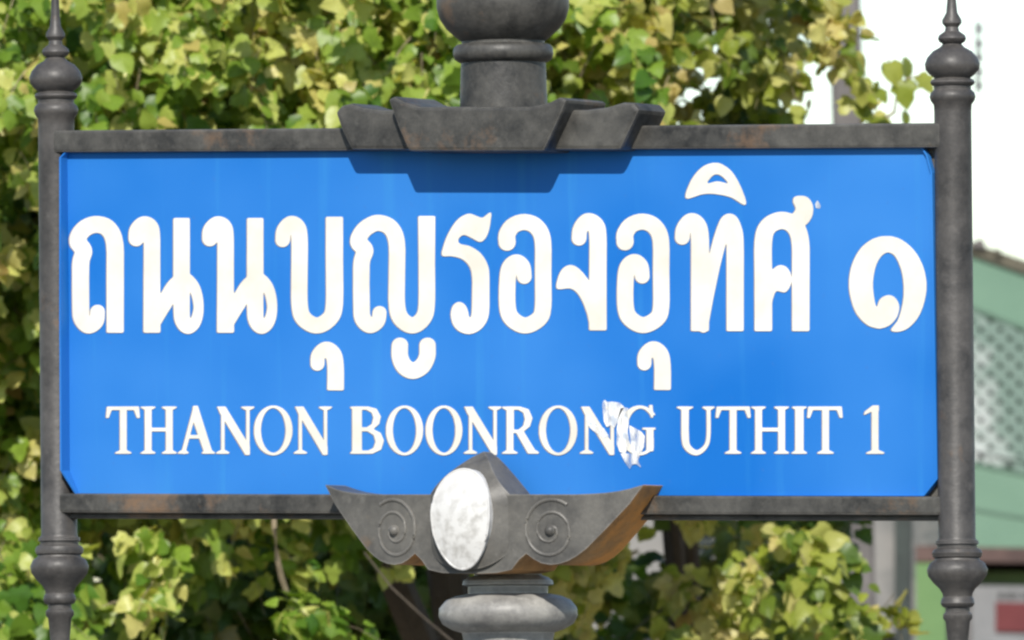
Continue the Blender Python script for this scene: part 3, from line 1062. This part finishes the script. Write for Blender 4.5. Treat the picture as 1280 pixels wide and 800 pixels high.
def sprays(lobes, leaf, per, seed, spread=1.0, tint_mu=0.45, tint_sd=0.2):
    """lobes: (px, py, dist, rx_px, ry_px, rz_m, count). Leaves grow on drooping twigs through each lobe's outer shell."""
    g = np.random.default_rng(seed)
    P, Nn, Tt, SZ, TI, TW = [], [], [], [], [], []
    for (px, py, dist, rx, ry, rz, count) in lobes:
        c = np.array(at(px, py, dist))
        sc = dist / FPX
        ax = np.array([SIDE * rx * sc, np.array([0, 0, 1.0]) * ry * sc, -CAMD * rz])
        cl = []
        for _ in range(max(1, count // 9)):
            q = unit(g.normal(size=3))
            if q[2] < 0 and g.random() < 0.6:
                q[2] = -q[2]
            cl.append((q, 1 - 0.42 * g.random() ** 1.5, g.normal()))
        for sp in range(count):
            q, r, ct = cl[sp % len(cl)]
            rad_c = min(0.12, 0.45 * float(np.linalg.norm(ax[0])))
            p0 = c + (q * r) @ ax + g.normal(size=3) * rad_c * np.array([1, 1, 0.75])
            outw = unit((q @ ax) + g.normal(size=3) * 0.3 * rad_c)
            drift = unit(outw * 0.8 + np.array([0, 0, -0.45]) + g.normal(size=3) * 0.55)
            L = leaf * g.uniform(2.2, 4.5)
            mu = tint_mu + (0.55 * ct + 0.5 * g.normal()) * tint_sd
            k = int(g.integers(max(3, per - 4), per + 5))
            tw = []
            for s_ in np.linspace(0, 1, 4):
                tw.append(p0 + drift * L * s_ + np.array([0, 0, -0.35]) * L * s_ * s_)
            TW.append(np.array(tw))
            s_ = g.random(k)
            pos = p0 + drift[None] * (L * s_)[:, None] + np.array([0, 0, -0.35])[None] * (L * s_ * s_)[:, None]
            lat = unit(g.normal(size=(k, 3)))
            pos = pos + lat * leaf * 0.55 * spread
            nn = unit(outw[None] * 0.55 + np.array([0, 0, 0.55])[None] - CAMD[None] * 0.25 + g.normal(size=(k, 3)) * 0.52)
            tt = unit(drift[None] * 0.35 + np.array([0, 0, -0.75])[None] + lat * 0.75 + g.normal(size=(k, 3)) * 0.3)
            P.append(pos)
            Nn.append(nn)
            Tt.append(tt)
            SZ.append(leaf * g.uniform(0.55, 1.3, k))
            ti = np.clip(mu + g.normal(size=k) * tint_sd, 0.02, 0.9)
            ti = np.where(g.random(k) < 0.010, 0.97, ti)
            TI.append(ti)
    return np.concatenate(P), frames(np.concatenate(Nn), np.concatenate(Tt)), np.concatenate(SZ), np.concatenate(TI), TW


def twig_mesh(tws, rad):
    vs, fs, o_ = [], [], 0
    for tw in tws:
        n_ = len(tw)
        d_ = unit(tw[-1] - tw[0])
        a = unit(np.cross(d_, [0.3, 0.5, 0.81]))
        b_ = np.cross(d_, a)
        for k in range(n_):
            r = rad * (1 - 0.6 * k / (n_ - 1))
            for g_ in range(3):
                an = 2.094 * g_
                vs.append(tw[k] + a * r * math.cos(an) + b_ * r * math.sin(an))
        for k in range(n_ - 1):
            for g_ in range(3):
                h = (g_ + 1) % 3
                fs.append((o_ + 3 * k + g_, o_ + 3 * k + h, o_ + 3 * k + 3 + h, o_ + 3 * k + 3 + g_))
        o_ += 3 * n_
    return vs, fs


def make_tree(label, base_px, base_dist, trunk_top_py, lobes, leaf, per, mat, seed, trunk_r, spread=1.0, tint=0.45, tint_sd=0.2, extra=None, n_parts=300, group=None):
    b0 = at(base_px, 400, base_dist)
    base = Vector((b0.x, b0.y, -0.03))
    t = thing("tree", base, label, "tree", group)
    top = at(base_px, trunk_top_py, base_dist)
    g = random.Random(seed)
    H = top.z - base.z
    pts = [base + Vector((0.12 * math.sin(2.2 * s_ + seed) * s_, 0.10 * math.cos(1.7 * s_ + seed) * s_, H * s_)) for s_ in [i / 9 for i in range(10)]]
    rad = [trunk_r * (1.35 - 0.35 * min(1, 4 * i / 9)) * (1 - 0.5 * i / 9) for i in range(10)]
    trunk = tube("trunk", pts, rad, M['bark'], t, 12)
    for li, lb in enumerate(lobes):
        if lb[6] < 100:
            continue
        c = at(lb[0], lb[1], lb[2])
        st = pts[5 + li % 5]
        m1 = st.lerp(c, 0.4) + Vector((g.uniform(-.1, .1), g.uniform(-.1, .1), 0.12))
        m2 = st.lerp(c, 0.75) + Vector((g.uniform(-.1, .1), g.uniform(-.1, .1), 0.10))
        cv = [Vector(q) for q in catmull([st, m1, m2, c], False, 5)]
        tube("limb", cv, [trunk_r * 0.5 * (1 - 0.8 * i / (len(cv) - 1)) for i in range(len(cv))], M['bark'], trunk, 7)
    P, A, SZ, TI, TW = sprays(lobes, leaf, per, seed, spread, tint, tint_sd)
    if extra:
        for ex in extra:
            c = np.array(at(*ex[:3]))
            Pn, nn, tt = c[None], unit(np.array(ex[3])[None] @ np.array([RV, UV, -F])), unit(np.array(ex[4])[None] @ np.array([RV, UV, -F]))
            P = np.concatenate([P, Pn])
            A = np.concatenate([A, frames(nn, tt)])
            SZ = np.append(SZ, ex[5] * ex[2] / FPX)
            TI = np.append(TI, ex[6])
    KD = rng.integers(0, len(TEMPL), len(P))
    X, Y, Wd = project(P)
    inv = (X > -15) & (X < 1295) & (Y > -15) & (Y < 815) & ~((X > 110) & (X < 1160) & (Y > 205) & (Y < 600))
    cand = np.nonzero(inv)[0]
    cand = cand[np.argsort(Wd[cand])][:n_parts]
    if extra:
        cand = np.unique(np.concatenate([cand[:n_parts - len(extra)], np.arange(len(P) - len(extra), len(P))]))
    keep = np.ones(len(P), bool)
    keep[cand] = False
    crown_me = build_leaf_mesh("crown", P[keep], A[keep], SZ[keep], TI[keep], KD[keep], M[mat])
    crown = link(bpy.data.objects.new("crown", crown_me))
    crown.parent = t
    crown.matrix_parent_inverse = Matrix.Translation(-base)
    crown["kind"] = "stuff"
    vs, fs = twig_mesh(TW, leaf * 0.035)
    tw = bpy.data.meshes.new("twigs")
    tw.from_pydata([tuple(q) for q in vs], [], fs)
    tw.materials.append(M['twig'])
    two = link(bpy.data.objects.new("twigs", tw))
    two.parent = t
    two.matrix_parent_inverse = Matrix.Translation(-base)
    two["kind"] = "stuff"
    lib = leaf_lib(mat)
    for i in cand:
        q = min(N_TINT - 1, int(TI[i] * N_TINT))
        o = link(bpy.data.objects.new("leaf", lib[int(KD[i]), q]))
        o.parent = crown
        m_ = Matrix([list(r) for r in A[i]]).to_4x4()
        o.matrix_basis = Matrix.Translation(Vector(P[i])) @ m_ @ Matrix.Diagonal((SZ[i], SZ[i], SZ[i], 1))
    return t


# dense lit tree behind the left two thirds of the board
tree_a = make_tree("dense yellow-green tree behind the board, filling the space left of its ball finial", 628, 30.0, 100,
                   [(330, -1250, 29.0, 800, 560, 1.3, 420), (300, -420, 28.6, 500, 400, 1.2, 460), (150, 40, 28.0, 290, 180, 0.9, 360), (470, 60, 28.1, 180, 160, 0.8, 260),
                    (-60, 330, 28.3, 140, 260, 0.7, 130), (290, 370, 28.6, 400, 215, 0.8, 760), (450, 430, 28.4, 260, 140, 0.6, 340), (200, 480, 28.2, 220, 90, 0.4, 160), (-45, 740, 27.5, 75, 95, 0.35, 60),  # tall top lobe and lobes hidden behind the board added to shade the hollow
                    (250, 690, 27.5, 45, 20, 0.15, 4), (165, 745, 27.5, 20, 12, 0.15, 2), (340, 772, 27.4, 24, 12, 0.12, 4), (15, 600, 28.2, 40, 110, 0.4, 18)],
                   0.040, 22, 'leaf_a', 3, 0.085, tint=0.52, tint_sd=0.22)
# looser tree at the right
tree_b = make_tree("loose olive-yellow tree behind the board, right of its ball finial, sky between its leaves", 870, 30.5, 180,
                   [(795, 30, 29.0, 135, 170, 0.8, 190), (735, 70, 29.5, 70, 160, 0.5, 90), (915, 80, 29.2, 60, 110, 0.5, 40), (880, -20, 29.3, 75, 50, 0.3, 36), (820, -330, 29.4, 230, 260, 1.0, 120), (830, 380, 29.2, 210, 170, 0.7, 120),
                    (785, 690, 28.6, 30, 38, 0.2, 9), (935, 685, 28.6, 70, 22, 0.2, 6), (985, 725, 29.3, 80, 45, 0.3, 10), (1050, 700, 28.8, 30, 30, 0.25, 4), (1095, 765, 28.7, 35, 20, 0.2, 3), (880, 800, 28.7, 60, 12, 0.2, 4), (955, 120, 29.0, 16, 36, 0.25, 5), (1032, 10, 29.0, 18, 14, 0.2, 3)],
                   0.039, 18, 'leaf_b', 8, 0.04, tint=0.55, tint_sd=0.22,
                   extra=[(1112, 78, 28.8, (0.2, 0.4, 0.8), (0.3, -0.9, 0.1), 34, 0.5), (1128, 74, 28.8, (0.8, 0.2, 0.4), (0.3, -0.9, 0), 34, 0.3), (1130, 100, 28.8, (-0.2, 0.3, 0.9), (0.1, -1, 0), 38, 0.42),
                          (1148, 96, 28.8, (0.4, 0.5, 0.7), (0.6, -0.8, 0), 30, 0.5), (1108, 150, 28.8, (0.3, 0.8, 0.4), (-0.9, -0.2, 0.1), 26, 0.4), (1128, 140, 28.8, (0.7, 0.2, 0.4), (0.2, -1, 0), 24, 0.3)])
# shaded mass behind both
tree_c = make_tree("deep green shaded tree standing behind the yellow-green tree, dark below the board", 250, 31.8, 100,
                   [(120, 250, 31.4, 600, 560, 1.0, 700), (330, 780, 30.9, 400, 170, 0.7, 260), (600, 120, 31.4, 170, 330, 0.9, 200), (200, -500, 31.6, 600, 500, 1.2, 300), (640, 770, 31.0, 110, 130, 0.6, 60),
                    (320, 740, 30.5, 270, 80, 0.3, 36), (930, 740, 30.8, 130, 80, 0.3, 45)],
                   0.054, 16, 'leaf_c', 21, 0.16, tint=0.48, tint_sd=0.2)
tube("twig", [at(1040, 175, 28.85), at(1080, 168, 28.83), at(1118, 140, 28.8), at(1122, 105, 28.8), at(1110, 74, 28.8)], [0.004, 0.0035, 0.003, 0.0025, 0.002], M['twig'], tree_b, 6)
tube("twig", [at(1121, 108, 28.8), at(1135, 98, 28.8), at(1150, 94, 28.8)], 0.002, M['twig'], tree_b, 6)

# bare pale twigs hanging under the board and rising behind the crown block
tube("twig", [at(341, 600, 27.3), at(343, 660, 27.3), at(347, 700, 27.32), at(352, 722, 27.34), at(360, 745, 27.36)], [0.005, 0.005, 0.0055, 0.006, 0.005], M['twig'], tree_a, 6)
tube("twig", [at(446, 95, 27.4), at(462, 118, 27.38), at(480, 142, 27.35), at(500, 170, 27.35)], [0.004, 0.0045, 0.005, 0.005], M['twig'], tree_a, 6)
tube("twig", [at(455, 690, 27.4), at(490, 735, 27.38), at(530, 772, 27.36), at(575, 810, 27.3)], [0.0015, 0.0018, 0.0022, 0.0025], M['bark'], tree_a, 6)

# ================================================================== POLES
def pole(px_top, px_bot, w_px, dist, y_top, label, mat):
    c = at(px_bot, 700, dist)
    sc = dist / FPX
    base = Vector((c.x, c.y, -0.012))
    t = thing("utility_pole", base, label, "utility pole")
    ztop = at(px_top, y_top, dist).z
    lean = (at(px_top, 0, dist) - at(px_bot, 700, dist))
    lx, ly = lean.x / lean.z, lean.y / lean.z
    hw = w_px / 2 * sc
    fx = Vector((RV.x, RV.y, 0)).normalized()
    fy = Vector((F.x, F.y, 0)).normalized()
    v_, f_ = [], []
    for z in (-0.012, 1.5, 3.0, ztop):
        k = hw * (1.10 - 0.12 * z / ztop)
        zz = z - c.z
        for sx_, sy_ in ((-1, -0.75), (-0.75, -1), (0.75, -1), (1, -0.75), (1, 0.75), (0.75, 1), (-0.75, 1), (-1, 0.75)):
            v_.append(Vector((c.x + lx * zz, c.y + ly * zz, z)) + fx * (sx_ * k) + fy * (sy_ * k))
    for r_ in range(3):
        for i in range(8):
            j = (i + 1) % 8
            f_.append((r_ * 8 + i, r_ * 8 + j, (r_ + 1) * 8 + j, (r_ + 1) * 8 + i))
    f_ += [tuple(range(8)), tuple(range(24, 32))]
    mesh_obj("shaft", v_, f_, mat, t)
    return t


pole(1056, 1073, 38, 46.0, -900, "weathered grey concrete pole with leaves hanging in front of it", M['pole'])
ip = pole(1190, 1198, 30, 50.0, 62, "slim pole behind the sign's end post with a column of small insulators", M['pole'])
sc = 50.0 / FPX
arm_top, arm_bot = at(1223, 20, 50), at(1224, 118, 50)
for y in (36, 55, 72, 90, 107):
    c = at(1224, y, 50)
    r = 4.4 * sc
    pr = [(c.z - 7 * sc, r * 0.5), (c.z - 5.5 * sc, r), (c.z - 2.5 * sc, r), (c.z, r * 0.62), (c.z + 2.5 * sc, r), (c.z + 5.0 * sc, r), (c.z + 7 * sc, r * 0.45)]
    ins = lathe("insulator", c.x, c.y, pr, M['porcelain'], ip, 12)
strap = [at(1219.5, 26, 50), at(1219.5, 70, 50), at(1219.8, 118, 50)]
tube("strap", strap, 0.9 * sc, M['porcelain'], ip, 6)
for y in (80, 100):
    tube("bracket_arm", [at(1194, y, 50), at(1207, y, 50), at(1219.6, y, 50)], 1.1 * sc, M['porcelain'], ip, 6)

# ================================================================== GREY HOUSE BEHIND THE TREES
HD = 52.0


def wall_frame(dist, px0=640):
    """Facing-camera frame for a house front: origin on the ground, x along the front."""
    o_ = at(px0, 400, dist)
    fx = Vector((RV.x, RV.y, 0)).normalized()
    fy = Vector((F.x, F.y, 0)).normalized()
    return o_, fx, fy


def on_front(px, py, dist, push=0.0):
    """Point where the picture ray meets the upright front that faces the road at this distance, push metres behind it."""
    fy = Vector((F.x, F.y, 0)).normalized()
    r = ray(px, py)
    t = (dist + push) / r.dot(fy)
    return CAM + r * t


FYH = Vector((F.x, F.y, 0)).normalized()


def slab(name, pts, dist, push0, push1, mat, parent, bevel=0.0):
    fr = [on_front(x, y, dist) + FYH * push0 for x, y in pts]
    bk = [p + FYH * (push1 - push0) for p in fr]
    return prism(name, fr, bk, mat, parent, bevel)


def ground_py(px, dist):
    g0 = on_front(px, 400, dist)
    return g0


hb = on_front(980, 900, HD)
house = thing("house", (hb.x, hb.y, -0.01), "low grey plastered house with stained walls behind the loose tree", "house")


def ground_slab(name, x0, x1, ytop, dist, push0, push1, mat, parent, zb=-0.012):
    a, b_ = on_front(x0, ytop, dist), on_front(x1, ytop, dist)
    fr = [Vector((a.x, a.y, zb)), Vector((b_.x, b_.y, zb)), b_, a]
    fr = [p + FYH * push0 for p in fr]
    return prism(name, fr, [p + FYH * (push1 - push0) for p in fr], mat, parent)


ground_slab("wall", 470, 1141, 330, HD, 0, 3.5, M['wall'], house)
slab("roof", [(440, 330), (1150, 330), (1150, 316), (440, 316)], HD, -0.25, 3.7, M['roof'], house)
for (x0, x1, y0, y1) in ((838, 892, 655, 775), (905, 960, 770, 900)):
    wn_ = slab("window", [(x0, y1), (x1, y1), (x1, y0), (x0, y0)], HD, -0.02, 0.05, M['dark'], house)
    for k in range(8):
        yy = y0 + (y1 - y0) * (k + 0.2) / 8
        slab("slat", [(x0 + 3, yy + 9), (x1 - 3, yy + 9), (x1 - 3, yy), (x0 + 3, yy)], HD, -0.045, -0.022, M['dark'], wn_)
slab("pilaster", [(1118, 1400), (1138, 1400), (1138, 331), (1118, 331)], HD, -0.06, 0.0, M['dark'], house)
slab("ledge", [(760, 782), (1117, 794), (1117, 786), (760, 774)], HD, -0.10, -0.003, M['wall'], house)

# ================================================================== GREEN BUILDING AT THE RIGHT
GD = 58.0
gb = on_front(1300, 900, GD)
gbld = thing("building", (gb.x, gb.y, -0.01), "mint green building with lattice screen and brown sloping roof beside the sign's end post", "building")
XL, XR = 1186, 1720


def sl(x, y0, k):
    return y0 + (x - 1215) * k


# upper storey: backing wall behind the screen, plain bands above and below it
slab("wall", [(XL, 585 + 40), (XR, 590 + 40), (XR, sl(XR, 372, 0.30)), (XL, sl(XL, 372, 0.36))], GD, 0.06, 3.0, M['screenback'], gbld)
slab("wall_band", [(XL, sl(XL, 382, 0.40)), (XR, sl(XR, 382, 0.40)), (XR, sl(XR, 318, 0.35)), (XL, sl(XL, 318, 0.35))], GD, 0.0, 3.0, M['mint'], gbld)
slab("trim", [(XL, sl(XL, 387.5, 0.40)), (XR, sl(XR, 387.5, 0.40)), (XR, sl(XR, 382.5, 0.40)), (XL, sl(XL, 382.5, 0.40))], GD, -0.006, 0.05, M['trim'], gbld)
slab("roof", [(XL - 14, sl(XL - 14, 319, 0.35)), (XR + 20, sl(XR + 20, 319, 0.35)), (XR + 20, sl(XR + 20, 303, 0.34)), (XL - 14, sl(XL - 14, 303, 0.34))], GD, -0.02, 3.2, M['roof'], gbld)
slab("ridge_cap", [(1214, 309), (1232, 311), (1230, 301), (1224, 298), (1217, 302)], GD, -0.05, 0.3, M['pole'], gbld)
slab("ridge_cap", [(1243, 318), (1252, 320), (1251, 312), (1244, 311)], GD, -0.05, 0.2, M['roof'], gbld)
# diagonal lattice slats
screen = slab("screen_frame", [(XL, sl(XL, 563, 0.22)), (XR, sl(XR, 563, 0.22)), (XR, sl(XR, 558, 0.22)), (XL, sl(XL, 558, 0.22))], GD, -0.012, 0.09, M['lattice'], gbld)
slab("screen_frame", [(XL, sl(XL, 581, 0.22)), (XR, sl(XR, 581, 0.22)), (XR, sl(XR, 576, 0.22)), (XL, sl(XL, 576, 0.22))], GD, -0.006, 0.09, M['trim'], gbld)
PX, PY, WS = 24.0, 22.6, 5.1


def line_clip(x0, k):
    """A slat y = y_a + k*(x-x0) clipped between the sloping bands; k = +-PY/PX."""
    def top_(x):
        return sl(x, 387, 0.40) + 1

    def bot_(x):
        return sl(x, 577, 0.22) - 1
    pts = []
    for x in np.arange(XL, 1420, 1.0):
        y = 480 + k * (x - x0)
        if top_(x) <= y <= bot_(x):
            pts.append((x, y))
    return (pts[0], pts[-1]) if len(pts) > 14 else None


for si, k in enumerate((PY / PX, -PY / PX)):
    x0 = 1226 - 40 * PX + 12
    for i in range(80):
        c = line_clip(x0 + i * PX, k)
        if not c:
            continue
        (xa, ya), (xb, yb) = c
        nn_ = math.hypot(xb - xa, yb - ya)
        ox, oy = -(yb - ya) / nn_ * WS, (xb - xa) / nn_ * WS
        slab("lattice_slat", [(xa + ox, ya + oy), (xb + ox, yb + oy), (xb - ox, yb - oy), (xa - ox, ya - oy)], GD, 0.0 + 0.005 * si, 0.004 + 0.005 * si, M['lattice'], screen)
slab("wall_band", [(XL, 684), (XR, 690), (XR, sl(XR, 581.5, 0.22)), (XL, sl(XL, 581.5, 0.22))], GD, 0.0, 3.0, M['mint'], gbld)
slab("trim", [(XL, sl(XL, 638, 0.17)), (XR, sl(XR, 638, 0.17)), (XR, sl(XR, 634, 0.17)), (XL, sl(XL, 634, 0.17))], GD, -0.006, 0.02, M['trim'], gbld)
slab("beam", [(1139, 702), (XR, 709), (XR, 690.5), (1139, 683)], GD, -0.05, 3.0, M['beam'], gbld)
ground_slab("wall", 1190, XR, 714, GD, 0.12, 3.0, M['olive'], gbld)
ground_slab("column", 1143, 1189, 704.5, GD, -0.06, 0.30, M['green'], gbld)
slab("side_wall", [(1136, 679.5), (1185.5, 679.5), (1185.5, 345), (1136, 345)], GD, 0.35, 2.8, M['wall'], gbld)
# notice board fixed to the lower wall
nbp = on_front(1290, 770, GD)
nb_t = thing("notice_board", (nbp.x, nbp.y, nbp.z), "pale grey notice board with maroon panel on the green building's lower wall", "notice board")
slab("board", [(1214, 830), (1340, 834), (1340, 733), (1214, 729)], GD, 0.075, 0.118, M['board'], nb_t, 0.003)
slab("panel", [(1245, 789), (1332, 791), (1332, 754), (1245, 752)], GD, 0.062, 0.0745, M['maroon'], nb_t, 0.002)
for k, w_ in enumerate((7, 8, 6, 8, 7, 6, 7, 8)):
    x = 1249 + k * 10
    slab("print_mark", [(x, 748), (x + w_ - 1, 748.4), (x + w_ - 1, 740), (x, 739.6)], GD, 0.070, 0.0745, M['ink'], nb_t)
